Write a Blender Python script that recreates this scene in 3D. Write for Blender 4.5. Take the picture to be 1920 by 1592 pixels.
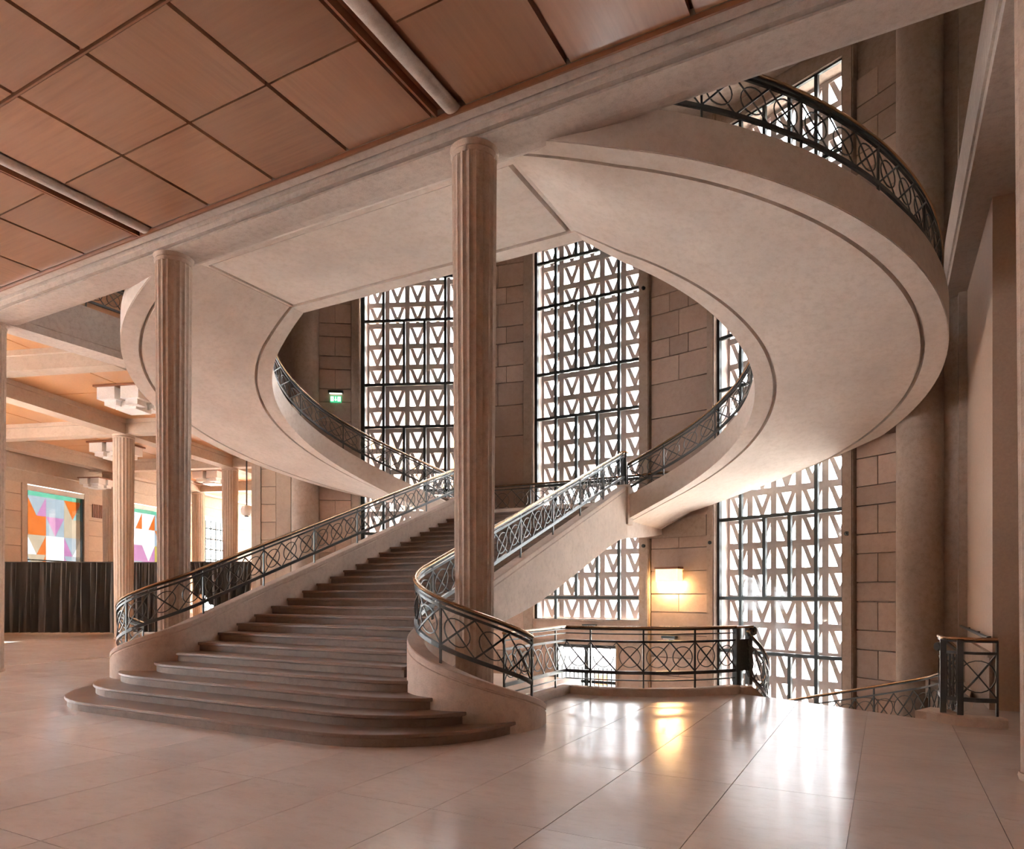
import bpy, bmesh, math, random
from mathutils import Vector, Matrix
from mathutils.geometry import delaunay_2d_cdt
random.seed(7)
PI = math.pi
S = bpy.context.scene
COL = S.collection
for o in list(bpy.data.objects): bpy.data.objects.remove(o)

# ---------------------------------------------------------------- camera
YAW = 0.495
cd = bpy.data.cameras.new('camera'); cam = bpy.data.objects.new('camera', cd); COL.objects.link(cam)
cd.sensor_fit = 'HORIZONTAL'; cd.sensor_width = 36.0
cd.lens = 1301.555 * 36.0 / 1920.0
cd.shift_x = (960 - 959.5) / 1920.0
cd.shift_y = (1110.87 - 796.0) / 1920.0
cd.clip_start = 0.05; cd.clip_end = 500
cam.location = (7.782, -7.767, 1.7); cam.rotation_euler = (PI / 2, 0, YAW)
S.camera = cam

# ---------------------------------------------------------------- sky and exposure
SKY = 14.0
w = bpy.data.worlds.new('sky'); S.world = w; w.use_nodes = True
wn = w.node_tree.nodes; bg = wn['Background']
bg.inputs['Color'].default_value = (0.93, 0.965, 1.0, 1); bg.inputs['Strength'].default_value = SKY
S.view_settings.view_transform = 'Standard'; S.view_settings.look = 'None'
S.view_settings.gamma = 1.0; S.view_settings.use_curve_mapping = False
S.view_settings.exposure = 1.3
S.cycles.use_denoising = True
S.cycles.max_bounces = 14; S.cycles.diffuse_bounces = 9; S.cycles.glossy_bounces = 5
S.cycles.transparent_max_bounces = 16; S.cycles.sample_clamp_indirect = 70.0
S.cycles.caustics_reflective = False; S.cycles.caustics_refractive = False

SUN = 440.0                                  # sun through the hall windows, hitting the hall floor
sl = bpy.data.lights.new('sun_offscreen', 'SUN'); sl.energy = SUN; sl.angle = 0.01; sl.color = (1.0, 0.985, 0.96)
so = bpy.data.objects.new('sun_offscreen', sl); COL.objects.link(so)
so.rotation_euler = Vector((-1.0, 0.0, math.tan(math.radians(48)))).to_track_quat('Z', 'Y').to_euler()
so.location = (-60, 0, 60)

# ---------------------------------------------------------------- materials
def ramp(nt, fac, stops):
    r = nt.nodes.new('ShaderNodeValToRGB'); nt.links.new(fac, r.inputs['Fac'])
    e = r.color_ramp.elements
    while len(e) < len(stops): e.new(0.5)
    for k, (p, c) in enumerate(stops): e[k].position = p; e[k].color = (*c, 1)
    return r.outputs['Color']

def noise(nt, vec, scale, detail=4, rough=0.6, stretch=None):
    if stretch:
        m = nt.nodes.new('ShaderNodeMapping'); m.inputs['Scale'].default_value = stretch
        nt.links.new(vec, m.inputs['Vector']); vec = m.outputs['Vector']
    n = nt.nodes.new('ShaderNodeTexNoise'); n.inputs['Scale'].default_value = scale
    n.inputs['Detail'].default_value = detail; n.inputs['Roughness'].default_value = rough
    nt.links.new(vec, n.inputs['Vector']); return n.outputs['Fac']

def mixc(nt, fac, a, b, mode='MIX'):
    m = nt.nodes.new('ShaderNodeMix'); m.data_type = 'RGBA'; m.blend_type = mode
    for s, v in ((m.inputs[0], fac), (m.inputs[6], a), (m.inputs[7], b)):
        if isinstance(v, (int, float)): s.default_value = v
        elif isinstance(v, tuple): s.default_value = (*v, 1)
        else: nt.links.new(v, s)
    return m.outputs[2]

def base(name, rough=0.6, metallic=0.0, spec=0.5):
    m = bpy.data.materials.new(name); m.use_nodes = True
    nt = m.node_tree; b = nt.nodes['Principled BSDF']
    b.inputs['Roughness'].default_value = rough; b.inputs['Metallic'].default_value = metallic
    b.inputs['Specular IOR Level'].default_value = spec
    tc = nt.nodes.new('ShaderNodeTexCoord')
    return m, nt, b, tc.outputs['Object']

def bump(nt, b, h, strength, dist=0.01):
    bp = nt.nodes.new('ShaderNodeBump'); bp.inputs['Strength'].default_value = strength
    bp.inputs['Distance'].default_value = dist
    nt.links.new(h, bp.inputs['Height']); nt.links.new(bp.outputs['Normal'], b.inputs['Normal'])

def rnd(nt):
    return nt.nodes.new('ShaderNodeObjectInfo').outputs['Random']

def concrete(name, c, dark, var=0.0, grain=90, bs=0.35, rough=0.75, pits=0.0):
    m, nt, b, v = base(name, rough, 0, 0.3)
    big = noise(nt, v, 0.9, 5); fine = noise(nt, v, grain, 3, 0.7); mid = noise(nt, v, 9, 5, 0.7)
    col = ramp(nt, big, [(0.3, tuple(x * 0.86 for x in c)), (0.62, c)])
    col = mixc(nt, ramp(nt, mid, [(0.45, (0, 0, 0)), (0.75, (0.55, 0.55, 0.55))]), col, dark)
    col = mixc(nt, ramp(nt, fine, [(0.56, (0, 0, 0)), (0.72, (0.5, 0.5, 0.5))]), col, dark)
    if pits:
        pn = noise(nt, v, 2.2, 6, 0.8, (1, 7, 7))
        col = mixc(nt, ramp(nt, pn, [(0.66, (0, 0, 0)), (0.74, (pits,) * 3)]), col, (dark[0] * .7, dark[1] * .6, dark[2] * .5))
    if var:
        r = rnd(nt)
        mr = nt.nodes.new('ShaderNodeMapRange'); nt.links.new(r, mr.inputs[0])
        mr.inputs[3].default_value = 1 - var; mr.inputs[4].default_value = 1 + var
        hsv = nt.nodes.new('ShaderNodeHueSaturation'); nt.links.new(col, hsv.inputs['Color']); nt.links.new(mr.outputs[0], hsv.inputs['Value'])
        col = hsv.outputs['Color']
    nt.links.new(col, b.inputs['Base Color']); bump(nt, b, fine, bs, 0.01)
    return m

def wood(name, axis):
    m, nt, b, v = base(name, 0.34, 0, 0.5)
    st = (1.0, 16, 1) if axis == 'x' else (16, 1.0, 1)
    add = nt.nodes.new('ShaderNodeVectorMath'); add.operation = 'ADD'
    cmb = nt.nodes.new('ShaderNodeCombineXYZ'); r = rnd(nt)
    ml = nt.nodes.new('ShaderNodeMath'); ml.operation = 'MULTIPLY'; nt.links.new(r, ml.inputs[0]); ml.inputs[1].default_value = 37
    nt.links.new(ml.outputs[0], cmb.inputs[0]); nt.links.new(ml.outputs[0], cmb.inputs[1])
    nt.links.new(v, add.inputs[0]); nt.links.new(cmb.outputs[0], add.inputs[1]); vv = add.outputs[0]
    g = noise(nt, vv, 0.9, 5, 0.55, st); bl = noise(nt, vv, 1.1, 2, 0.4)
    col = ramp(nt, g, [(0.28, (0.25, 0.11, 0.055)), (0.5, (0.31, 0.145, 0.075)), (0.74, (0.365, 0.18, 0.095))])
    col = mixc(nt, ramp(nt, bl, [(0.25, (0, 0, 0)), (0.75, (0.7, 0.7, 0.7))]), col, (0.36, 0.185, 0.105))
    mr = nt.nodes.new('ShaderNodeMapRange'); nt.links.new(r, mr.inputs[0]); mr.inputs[3].default_value = 0.82; mr.inputs[4].default_value = 1.15
    hsv = nt.nodes.new('ShaderNodeHueSaturation'); nt.links.new(col, hsv.inputs['Color']); nt.links.new(mr.outputs[0], hsv.inputs['Value'])
    nt.links.new(hsv.outputs['Color'], b.inputs['Base Color'])
    rr = ramp(nt, bl, [(0.2, (0.30,) * 3), (0.8, (0.38,) * 3)]); nt.links.new(rr, b.inputs['Roughness'])
    b.inputs['Coat Weight'].default_value = 0.7; b.inputs['Coat Roughness'].default_value = 0.22
    bump(nt, b, g, 0.05, 0.01)
    return m

def plain(name, c, rough=0.5, metallic=0.0, spec=0.5, emit=None, es=0.0):
    m, nt, b, v = base(name, rough, metallic, spec)
    n = noise(nt, v, 25, 3)
    nt.links.new(ramp(nt, n, [(0.3, tuple(x * 0.88 for x in c)), (0.7, c)]), b.inputs['Base Color'])
    if emit:
        b.inputs['Emission Color'].default_value = (*emit, 1); b.inputs['Emission Strength'].default_value = es
    return m

def film(name, c, gloss=0.08):
    m = bpy.data.materials.new(name); m.use_nodes = True; nt = m.node_tree
    for n in list(nt.nodes):
        if n.type == 'BSDF_PRINCIPLED': nt.nodes.remove(n)
    out = [n for n in nt.nodes if n.type == 'OUTPUT_MATERIAL'][0]
    t = nt.nodes.new('ShaderNodeBsdfTransparent'); g = nt.nodes.new('ShaderNodeBsdfGlossy'); mx = nt.nodes.new('ShaderNodeMixShader')
    tc = nt.nodes.new('ShaderNodeTexCoord')
    n = noise(nt, tc.outputs['Object'], 2.0, 3)
    nt.links.new(ramp(nt, n, [(0.3, tuple(x * 0.9 for x in c)), (0.7, c)]), t.inputs['Color'])
    g.inputs['Roughness'].default_value = 0.03; mx.inputs[0].default_value = gloss
    nt.links.new(t.outputs[0], mx.inputs[1]); nt.links.new(g.outputs[0], mx.inputs[2]); nt.links.new(mx.outputs[0], out.inputs['Surface'])
    return m

M = {}
M['soffit'] = concrete('soffit_concrete', (0.72, 0.625, 0.55), (0.52, 0.42, 0.345), 0, 60, 0.2, 0.7, 0.35)
M['beam'] = concrete('beam_concrete', (0.54, 0.45, 0.385), (0.31, 0.24, 0.19), 0, 70, 0.4)
M['column'] = concrete('column_concrete', (0.58, 0.44, 0.345), (0.32, 0.215, 0.155), 0, 75, 0.6)
M['wall'] = concrete('wall_concrete', (0.42, 0.325, 0.26), (0.22, 0.16, 0.12), 0, 55, 0.5)
M['stone'] = concrete('apse_stone', (0.47, 0.345, 0.275), (0.34, 0.235, 0.18), 0.13, 40, 0.2, 0.7)
M['hallstone'] = concrete('hall_stone', (0.57, 0.44, 0.33), (0.46, 0.34, 0.245), 0.05, 40, 0.15, 0.7)
M['hallbeam'] = concrete('hall_beam_concrete', (0.53, 0.425, 0.335), (0.39, 0.295, 0.22), 0, 50, 0.2)
M['claustra'] = concrete('claustra_concrete', (0.66, 0.57, 0.53), (0.52, 0.43, 0.39), 0.04, 50, 0.2)
M['parapet'] = concrete('parapet_concrete', (0.66, 0.53, 0.44), (0.42, 0.31, 0.245), 0, 60, 0.5)
M['beige'] = plain('beige_plaster', (0.52, 0.375, 0.28), 0.6)
M['white'] = plain('white_plaster', (0.75, 0.74, 0.72), 0.7)
M['wood_x'] = wood('wood_veneer_lengthwise', 'x'); M['wood_y'] = wood('wood_veneer_crosswise', 'y')
M['woodtrim'] = plain('wood_moulding', (0.26, 0.105, 0.05), 0.4)
M['hallwood'] = plain('hall_ceiling_wood', (0.54, 0.27, 0.115), 0.35)
M['steel'] = plain('grey_painted_steel', (0.085, 0.09, 0.088), 0.32, 0.5)
M['steeldark'] = plain('dark_window_steel', (0.045, 0.055, 0.055), 0.4, 0.4)
M['brass'] = plain('worn_brass', (0.52, 0.34, 0.20), 0.26, 0.9)
M['glass'] = film('window_glass', (0.97, 0.98, 0.985), 0.02)
M['curtain'] = plain('dark_grey_cloth', (0.125, 0.125, 0.125), 0.6)
M['lampglass'] = plain('milky_lamp_glass', (0.85, 0.84, 0.82), 0.35)
M['ground'] = plain('outdoor_paving', (0.20, 0.19, 0.175), 0.9)
M['outwall'] = plain('pale_outdoor_facade', (0.78, 0.70, 0.62), 0.9)
M['orange'] = plain('orange_board', (0.80, 0.22, 0.05), 0.5)
M['signgreen'] = plain('exit_sign_green', (0.02, 0.30, 0.12), 0.5, 0, 0.5, (0.05, 0.55, 0.25), 0.5)
M['signwhite'] = plain('exit_sign_white', (0.9, 0.9, 0.85), 0.5, 0, 0.5, (0.95, 1.0, 0.85), 1.1)
M['bulb'] = plain('lit_lamp_glass', (1.0, 0.9, 0.7), 0.4, 0, 0.5, (1.0, 0.62, 0.28), 48.0)
M['warmglass'] = plain('warm_lamp_glass', (0.95, 0.8, 0.55), 0.4, 0, 0.5, (1.0, 0.62, 0.28), 0.9)
FILMS = {k: film('film_' + k, tuple(math.sqrt(x * 3.1 / SKY) for x in c), 0.03) for k, c in {
    'orange': (0.155, 0.036, 0.006), 'grey': (0.085, 0.098, 0.105), 'beige': (0.118, 0.093, 0.064), 'green': (0.035, 0.112, 0.072),
    'pink': (0.118, 0.05, 0.09), 'white': (0.22, 0.225, 0.22), 'teal': (0.06, 0.11, 0.11), 'yellow': (0.12, 0.09, 0.02)}.items()}

def floor_mat():
    m, nt, b, v = base('polished_limestone', 0.16, 0, 0.13)
    a = noise(nt, v, 0.8, 6, 0.65, (1, 1.6, 1)); f = noise(nt, v, 5, 8, 0.7, (1.0, 2.2, 1))
    col = ramp(nt, a, [(0.3, (0.63, 0.54, 0.485)), (0.6, (0.71, 0.625, 0.57)), (0.8, (0.76, 0.68, 0.62))])
    col = mixc(nt, ramp(nt, f, [(0.5, (0, 0, 0)), (0.8, (0.45, 0.45, 0.45))]), col, (0.46, 0.365, 0.31))
    r = rnd(nt); mr = nt.nodes.new('ShaderNodeMapRange'); nt.links.new(r, mr.inputs[0]); mr.inputs[3].default_value = 0.96; mr.inputs[4].default_value = 1.04
    hsv = nt.nodes.new('ShaderNodeHueSaturation'); nt.links.new(col, hsv.inputs['Color']); nt.links.new(mr.outputs[0], hsv.inputs['Value'])
    nt.links.new(hsv.outputs['Color'], b.inputs['Base Color'])
    nt.links.new(ramp(nt, f, [(0.3, (0.14,) * 3), (0.8, (0.25,) * 3)]), b.inputs['Roughness'])
    bump(nt, b, noise(nt, v, 2.6, 3, 0.5, (1, 1.5, 1)), 0.05, 0.05)
    return m
M['floor'] = floor_mat()
def step_mat():
    m, nt, b, v = base('brown_marble_step', 0.33, 0, 0.3)
    a = noise(nt, v, 1.6, 7, 0.7); f = noise(nt, v, 70, 2)
    col = ramp(nt, a, [(0.3, (0.21, 0.145, 0.112)), (0.7, (0.30, 0.215, 0.17))])
    col = mixc(nt, ramp(nt, f, [(0.55, (0, 0, 0)), (0.75, (0.5, 0.5, 0.5))]), col, (0.15, 0.095, 0.07))
    nt.links.new(col, b.inputs['Base Color'])
    bump(nt, b, f, 0.04, 0.004)
    return m
M['step'] = step_mat()
M['riser'] = concrete('dark_brown_riser', (0.27, 0.205, 0.165), (0.16, 0.115, 0.09), 0.05, 60, 0.1, 0.5)

# ---------------------------------------------------------------- mesh helpers
INV = {}
def link(name, me, mat, parent=None, smooth=False):
    o = bpy.data.objects.new(name, me); COL.objects.link(o)
    if mat is not None and not me.materials: me.materials.append(M[mat] if isinstance(mat, str) else mat)
    if smooth:
        for p in me.polygons: p.use_smooth = True
        me.set_sharp_from_angle(angle=0.6)
    if parent is not None:
        o.parent = parent
        if parent.name in INV: o.matrix_parent_inverse = INV[parent.name]
    return o
def mk(name, verts, faces, mat, parent=None, smooth=False):
    me = bpy.data.meshes.new(name); me.from_pydata([tuple(v) for v in verts], [], faces)
    me.validate(); bm = bmesh.new(); bm.from_mesh(me); bmesh.ops.recalc_face_normals(bm, faces=bm.faces); bm.to_mesh(me); bm.free()
    return link(name, me, mat, parent, smooth)
def tag(o, label=None, cat=None, group=None, kind=None):
    if label: o['label'] = label
    if cat: o['category'] = cat
    if group: o['group'] = group
    if kind: o['kind'] = kind
    return o
def thing(name, label, cat, loc=(0, 0, 0), group=None, kind=None, rotz=0):
    o = bpy.data.objects.new(name, None); COL.objects.link(o); o.location = loc; o.rotation_euler = (0, 0, rotz)
    INV[o.name] = (Matrix.Translation(loc) @ Matrix.Rotation(rotz, 4, 'Z')).inverted()
    o.empty_display_size = 0.2
    return tag(o, label, cat, group, kind)
def struct(name, label=None, loc=(0, 0, 0)):
    return thing(name, label, None, loc, None, 'structure')
class G:
    """collects boxes, prisms and tubes for one mesh"""
    def __init__(s): s.v = []; s.f = []
    def box(s, x0, x1, y0, y1, z0, z1, fr=None):
        n = len(s.v)
        for z in (z0, z1):
            for x, y in ((x0, y0), (x1, y0), (x1, y1), (x0, y1)):
                s.v.append(fr(x, y, z) if fr else (x, y, z))
        s.f += [(n, n + 3, n + 2, n + 1), (n + 4, n + 5, n + 6, n + 7)] + [(n + i, n + (i + 1) % 4, n + 4 + (i + 1) % 4, n + 4 + i) for i in range(4)]
        return s
    def prism(s, poly, z0, z1, fr=None):
        n = len(s.v); k = len(poly)
        for z in (z0, z1):
            for x, y in poly: s.v.append(fr(x, y, z) if fr else (x, y, z))
        s.f += [tuple(range(n + k - 1, n - 1, -1)), tuple(range(n + k, n + 2 * k))] + [(n + i, n + (i + 1) % k, n + k + (i + 1) % k, n + k + i) for i in range(k)]
        return s
    def rings(s, rs, closed_sec=True, caps=True, loop=False):
        n = len(s.v); k = len(rs[0])
        for r in rs: s.v += [tuple(p) for p in r]
        m = len(rs); last = m if loop else m - 1
        for i in range(last):
            for j in range(k if closed_sec else k - 1):
                a = n + i * k + j; b = n + i * k + (j + 1) % k; i2 = (i + 1) % m
                s.f.append((a, b, n + i2 * k + (j + 1) % k, n + i2 * k + j))
        if caps and closed_sec and not loop:
            s.f += [tuple(range(n + k - 1, n - 1, -1)), tuple(range(n + (m - 1) * k, n + m * k))]
        return s
    def lathe(s, prof, cx, cy, seg=20):
        rs = [[(cx + r * math.cos(2 * PI * j / seg), cy + r * math.sin(2 * PI * j / seg), z) for j in range(seg)] for r, z in prof]
        return s.rings(rs)
    def out(s, name, mat, parent=None, smooth=False): return mk(name, s.v, s.f, mat, parent, smooth)
def bevel(o, w=0.01, seg=1):
    me = o.data; bm = bmesh.new(); bm.from_mesh(me)
    bmesh.ops.bevel(bm, geom=[e for e in bm.edges if len(e.link_faces) == 2 and e.calc_face_angle(0) > 0.6], offset=w, segments=seg, affect='EDGES', profile=0.5, clamp_overlap=True)
    bm.to_mesh(me); bm.free(); return o
def sect(kind, w, h, n=8):
    if kind == 'r': return [(-w / 2, -h / 2), (w / 2, -h / 2), (w / 2, h / 2), (-w / 2, h / 2)]
    return [(w / 2 * math.cos(2 * PI * i / n), h / 2 * math.sin(2 * PI * i / n)) for i in range(n)]
def sweep(pts, sides, sec, loop=False, perp=False):
    rs = []; n = len(pts)
    for i, p in enumerate(pts):
        sd = sides[i]
        if perp:
            a = pts[(i - 1) % n] if (loop or i > 0) else pts[i]; b = pts[(i + 1) % n] if (loop or i < n - 1) else pts[i]
            t = (b - a).normalized(); up = sd.cross(t).normalized()
        else: up = Vector((0, 0, 1))
        rs.append([p + sd * a_ + up * b_ for a_, b_ in sec])
    return G().rings(rs, loop=loop)

class Path:
    """a foot line in space, read by its length in plan"""
    def __init__(s, pts):
        s.p = [Vector(p) for p in pts]; s.c = [0.0]
        for a, b in zip(s.p, s.p[1:]): s.c.append(s.c[-1] + math.hypot(b.x - a.x, b.y - a.y))
        s.L = s.c[-1]
    def at(s, t):
        t = min(max(t, 0.0), s.L); i = 0
        lo, hi = 0, len(s.c) - 2
        while lo < hi:
            mid = (lo + hi + 1) // 2
            if s.c[mid] <= t: lo = mid
            else: hi = mid - 1
        i = lo
        k = (t - s.c[i]) / max(s.c[i + 1] - s.c[i], 1e-9)
        return s.p[i].lerp(s.p[i + 1], k)
    def side(s, t):
        a, b = s.at(t - 0.03), s.at(t + 0.03); d = Vector((b.x - a.x, b.y - a.y, 0)).normalized()
        return Vector((d.y, -d.x, 0))

def railing(name, label, pts, hand=0.78, top=0.69, bot=0.20, cell=0.437, every=3, group=None, thin=False, lean=1, posts_to=0.0, scroll=None):
    P = Path(pts); t0 = thing(name, label, 'railing', tuple(P.p[0]), group)
    n = max(int(round(P.L / 0.12)), 6)
    ss = [P.L * i / n for i in range(n + 1)]
    def line(h, sec, nm, mat):
        pp = [P.at(t) + Vector((0, 0, h)) for t in ss]; sd = [P.side(t) for t in ss]
        sweep(pp, sd, sec).out(nm, mat, t0, smooth=(len(sec) > 4))
    line(hand, sect('o', 0.07, 0.05, 10), 'handrail', 'brass')
    line(hand - 0.034, sect('r', 0.035, 0.02), 'handrail_bracket_strip', 'steel')
    line(top, sect('r', 0.035, 0.035), 'top_bar', 'steel')
    line(bot, sect('r', 0.04, 0.055), 'bottom_bar', 'steel')
    if thin:
        line((hand + top) / 2 + 0.01, sect('r', 0.02, 0.02), 'thin_bar', 'steel')
        line(bot * 0.5, sect('r', 0.02, 0.02), 'thin_bar', 'steel')
    nc = max(int(round(P.L / cell)), 1); cl = P.L / nc
    zl, zh = bot + 0.02, top - 0.015
    def pt(t, h, off=0.0): return P.at(t) + Vector((0, 0, h)) + P.side(t) * off
    for i in range(nc + 1):
        if i % every == 0 or i == nc:
            t = i * cl; b = P.at(t); sd = P.side(t); fw = Vector((-sd.y, sd.x, 0))
            g = G(); r = 0.013
            g.rings([[b + sd * x * r + fw * y * r + Vector((0, 0, z)) for x, y in ((-1, -1), (1, -1), (1, 1), (-1, 1))] for z in (posts_to - 0.02, hand - 0.02)])
            g.out('post', 'steel', t0)
    for i in range(nc):
        a = i * cl; b = a + cl
        for (h0, h1, wd, off) in ((zh, zl, 0.024, 0.012), (zl, zh, 0.016, -0.012)) if lean > 0 else ((zl, zh, 0.024, 0.012), (zh, zl, 0.016, -0.012)):
            tt = [a + (b - a) * k / 4 for k in range(5)]
            sweep([pt(t, h0 + (h1 - h0) * k / 4, off) for k, t in enumerate(tt)], [P.side(t) for t in tt], sect('r', 0.012, wd), perp=True).out('lattice_bar', 'steel', t0)
        m = (a + b) / 2; R = 0.36 * (zh - zl); N = 18
        tt = [m + R * math.cos(2 * PI * k / N) for k in range(N)]
        sweep([pt(t, (zl + zh) / 2 + R * math.sin(2 * PI * k / N)) for k, t in enumerate(tt)], [P.side(t) for t in tt], sect('r', 0.012, 0.014), loop=True, perp=True).out('ring', 'steel', t0)
    return t0

# ---------------------------------------------------------------- key dimensions (metres)
BAY = 6.068; XC = [-1.5 * BAY, -0.5 * BAY, 0.5 * BAY, 1.5 * BAY]; HC = 7.45
AY, AR = -2.54, 13.85                       # apse centre and radius
RX, RY, RI, RO = 3.24, 5.60, 2.38, 5.42     # curved flights: two half rings
RIS, TRD, SY0 = 0.14481, 0.39137, -2.403    # straight flight
SXC = -0.08                                 # its axis
LAND = 27 * RIS; UPZ = 8.15; LOWZ = -2.7
def nos(y): return (y - SY0) / TRD * RIS
def apse(a, r=AR, z=0.0): return Vector((r * math.sin(a), AY + r * math.cos(a), z))
D2 = math.radians
HX = Vector((0.948, 0.318, 0)).normalized(); HY = Vector((-HX.y, HX.x, 0)); H0 = Vector((-16.87, 7.90, 0)); HS, HT = 6.25, 6.85
def hall(i, j, z=0.0): return H0 + HX * (HS * i) + HY * (HT * j) + Vector((0, 0, z))

# ================================================================= FLOOR
def rarc(a0, a1, r, n): return [(RX + r * math.sin(a0 + (a1 - a0) * i / n), RY - r * math.cos(a0 + (a1 - a0) * i / n)) for i in range(n + 1)]
HOLE = [(2.45, 0.8), (2.90, 0.8)] + rarc(D2(-8), D2(63), 2.46, 14) + rarc(D2(63), D2(172), 5.75, 26) + [(2.45, 12.5), (-4.5, 12.5), (-4.5, 5.0), (2.45, 5.0)]
def inside(p, poly):
    c = False; n = len(poly)
    for i in range(n):
        a, b = poly[i], poly[(i + 1) % n]
        if (a[1] > p[1]) != (b[1] > p[1]) and p[0] < (b[0] - a[0]) * (p[1] - a[1]) / (b[1] - a[1]) + a[0]: c = not c
    return c
ARC = [tuple(apse(D2(-41 + 82 * i / 40), 14.1)[:2]) for i in range(41)]
APSE_OUT = ARC + [(30, 30), (-9.3, 40)]
def blocked(c): return inside(c, HOLE) or (math.hypot(c[0], c[1] - AY) > 14.1 and c[1] > 7.9 and c[0] > -9.4)
def cdt(poly, extra):
    vs = [Vector(p) for p in poly]; es = [(i, (i + 1) % len(poly)) for i in range(len(poly))]
    for ln, cl in extra:
        n = len(vs); vs += [Vector(p) for p in ln]
        es += [(n + i, n + (i + 1) % len(ln)) for i in range(len(ln) if cl else len(ln) - 1)]
    v, e, f, *_ = delaunay_2d_cdt(vs, es, [], 0, 1e-5)
    out = []
    for t in f:
        c = sum((v[i] for i in t), Vector((0, 0))) / len(t)
        if inside(c, poly) and not blocked(c): out.append(tuple(t))
    return v, out
def flat_piece(name, poly, z0, z1, mat, parent, extra=None):
    v, f = cdt(poly, extra if extra is not None else [(HOLE, True), (ARC, False)])
    if not f: return None
    me = bpy.data.meshes.new(name); me.from_pydata([(p.x, p.y, z1) for p in v], [], f)
    bm = bmesh.new(); bm.from_mesh(me)
    bmesh.ops.delete(bm, geom=[q for q in bm.verts if not q.link_faces], context='VERTS')
    bmesh.ops.recalc_face_normals(bm, faces=bm.faces)
    if bm.faces and bm.faces[0].normal.z < 0: bmesh.ops.reverse_faces(bm, faces=bm.faces)
    r = bmesh.ops.extrude_face_region(bm, geom=bm.faces[:])
    bmesh.ops.translate(bm, vec=(0, 0, z0 - z1), verts=[q for q in r['geom'] if isinstance(q, bmesh.types.BMVert)])
    bmesh.ops.recalc_face_normals(bm, faces=bm.faces)
    bm.to_mesh(me); bm.free()
    return link(name, me, mat, parent)
floor = struct('floor', 'polished pale stone floor of the stair hall')
flat_piece('floor_bed', [(-10.2, -17), (14, -17), (14, 13), (-10.2, 13)], -0.35, -0.012, 'floor', floor)
SX, SYP, J = 0.972, 1.85, 0.0035
for i in range(-17, 8):
    for j in range(-6, 3):
        x0, y0 = 5.605 + i * SX, -1.42 + j * SYP
        x1, y1 = x0 + SX, y0 + SYP
        if x0 < -10.2 or x1 > 12.5: continue
        if x0 > -2.3 and x1 < 2.3 and y0 > -1.5: continue
        poly = [(x0 + J, y0 + J), (x1 - J, y0 + J), (x1 - J, y1 - J), (x0 + J, y1 - J)]
        if x1 < 2.3 or y1 < 0.7:
            G().box(x0 + J, x1 - J, y0 + J, y1 - J, -0.014, 0.0).out('floor_slab', 'floor', floor)
        else: flat_piece('floor_slab', poly, -0.014, 0.0, 'floor', floor)
fl2 = G().prism([(-16.8, -17), (-10.2, -17), (-10.2, 8.5), (-17.3, 31), (-32.9, 31)], -0.35, 0.0).out('floor', 'floor')
tag(fl2, 'polished stone floor of the columned hall behind the curtain', None, None, 'structure')
tag(G().box(-4.9, 10, -1, 11.6, LOWZ - 0.3, LOWZ).out('floor', 'floor'), 'stone floor of the level below the stairwell', None, None, 'structure')
# well lining under the floor edge
g = G()
rim = HOLE[:30]
for a, b in zip(rim, rim[1:]):
    n = len(g.v); g.v += [(a[0], a[1], LOWZ), (b[0], b[1], LOWZ), (b[0], b[1], -0.013), (a[0], a[1], -0.013)]; g.f.append((n, n + 1, n + 2, n + 3))
for (x0, x1, y0, y1) in ((-4.9, -4.5, 3.5, 11.2), (-4.9, 10.0, -0.9, -0.5), (-4.9, -4.5, -0.9, 3.6), (9.6, 10.0, -0.9, 8.6)): g.box(x0, x1, y0, y1, LOWZ, -0.02)
tag(g.out('wall_well', 'wall'), 'concrete lining of the stairwell below the floor edge', None, None, 'structure')

# ================================================================= FLUTED COLUMNS
def shaft_mesh(h, r0, r1, flutes=20):
    g = G(); N = flutes * 4
    rs = []
    for k in range(9):
        z = h * k / 8; r = r0 + (r1 - r0) * k / 8; ring = []
        for j in range(N):
            ph = (j % 4) / 4; d = 0.055 * math.sin(PI * ph) ** 1.0 if j % 4 else 0
            a = 2 * PI * j / N; ring.append((r * (1 - d) * math.cos(a), r * (1 - d) * math.sin(a), z))
        rs.append(ring)
    g.rings(rs); return g
def column(label, loc, h=HC, r0=0.245, r1=0.295, mat='column', group=None, seg=True):
    t = thing('column', label, 'column', loc, group)
    x, y, z = loc
    g = shaft_mesh(h - 0.16, r0, r1); g.v = [(a + x, b + y, c + z + 0.06) for a, b, c in g.v]; g.out('shaft', mat, t)
    G().lathe([(r0 + 0.012, z + 0.0), (r0 + 0.02, z + 0.03), (r0 + 0.012, z + 0.065)], x, y, 40).out('base_ring', mat, t, True)
    zt = z + h - 0.10
    G().lathe([(r1 * 0.985, zt - 0.03), (r1 + 0.012, zt), (r1 + 0.016, zt + 0.02), (r1 + 0.008, zt + 0.035), (r1 - 0.01, zt + 0.045), (r1 + 0.03, zt + 0.105)], x, y, 40).out('capital', mat, t, True)
    return t
column('fluted concrete column at the corner of the stair hall, next to the draped curtain', (XC[0], 0, 0))
column('fluted concrete column just outside the stair parapet on the curtain side', (XC[1], 0, 0))
column('tall fluted concrete column wrapped by the curled end of the staircase railing', (XC[2], 0, 0))
column('fluted concrete column in the shade beside the beige side wall', (XC[3], 0, 0))
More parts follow.
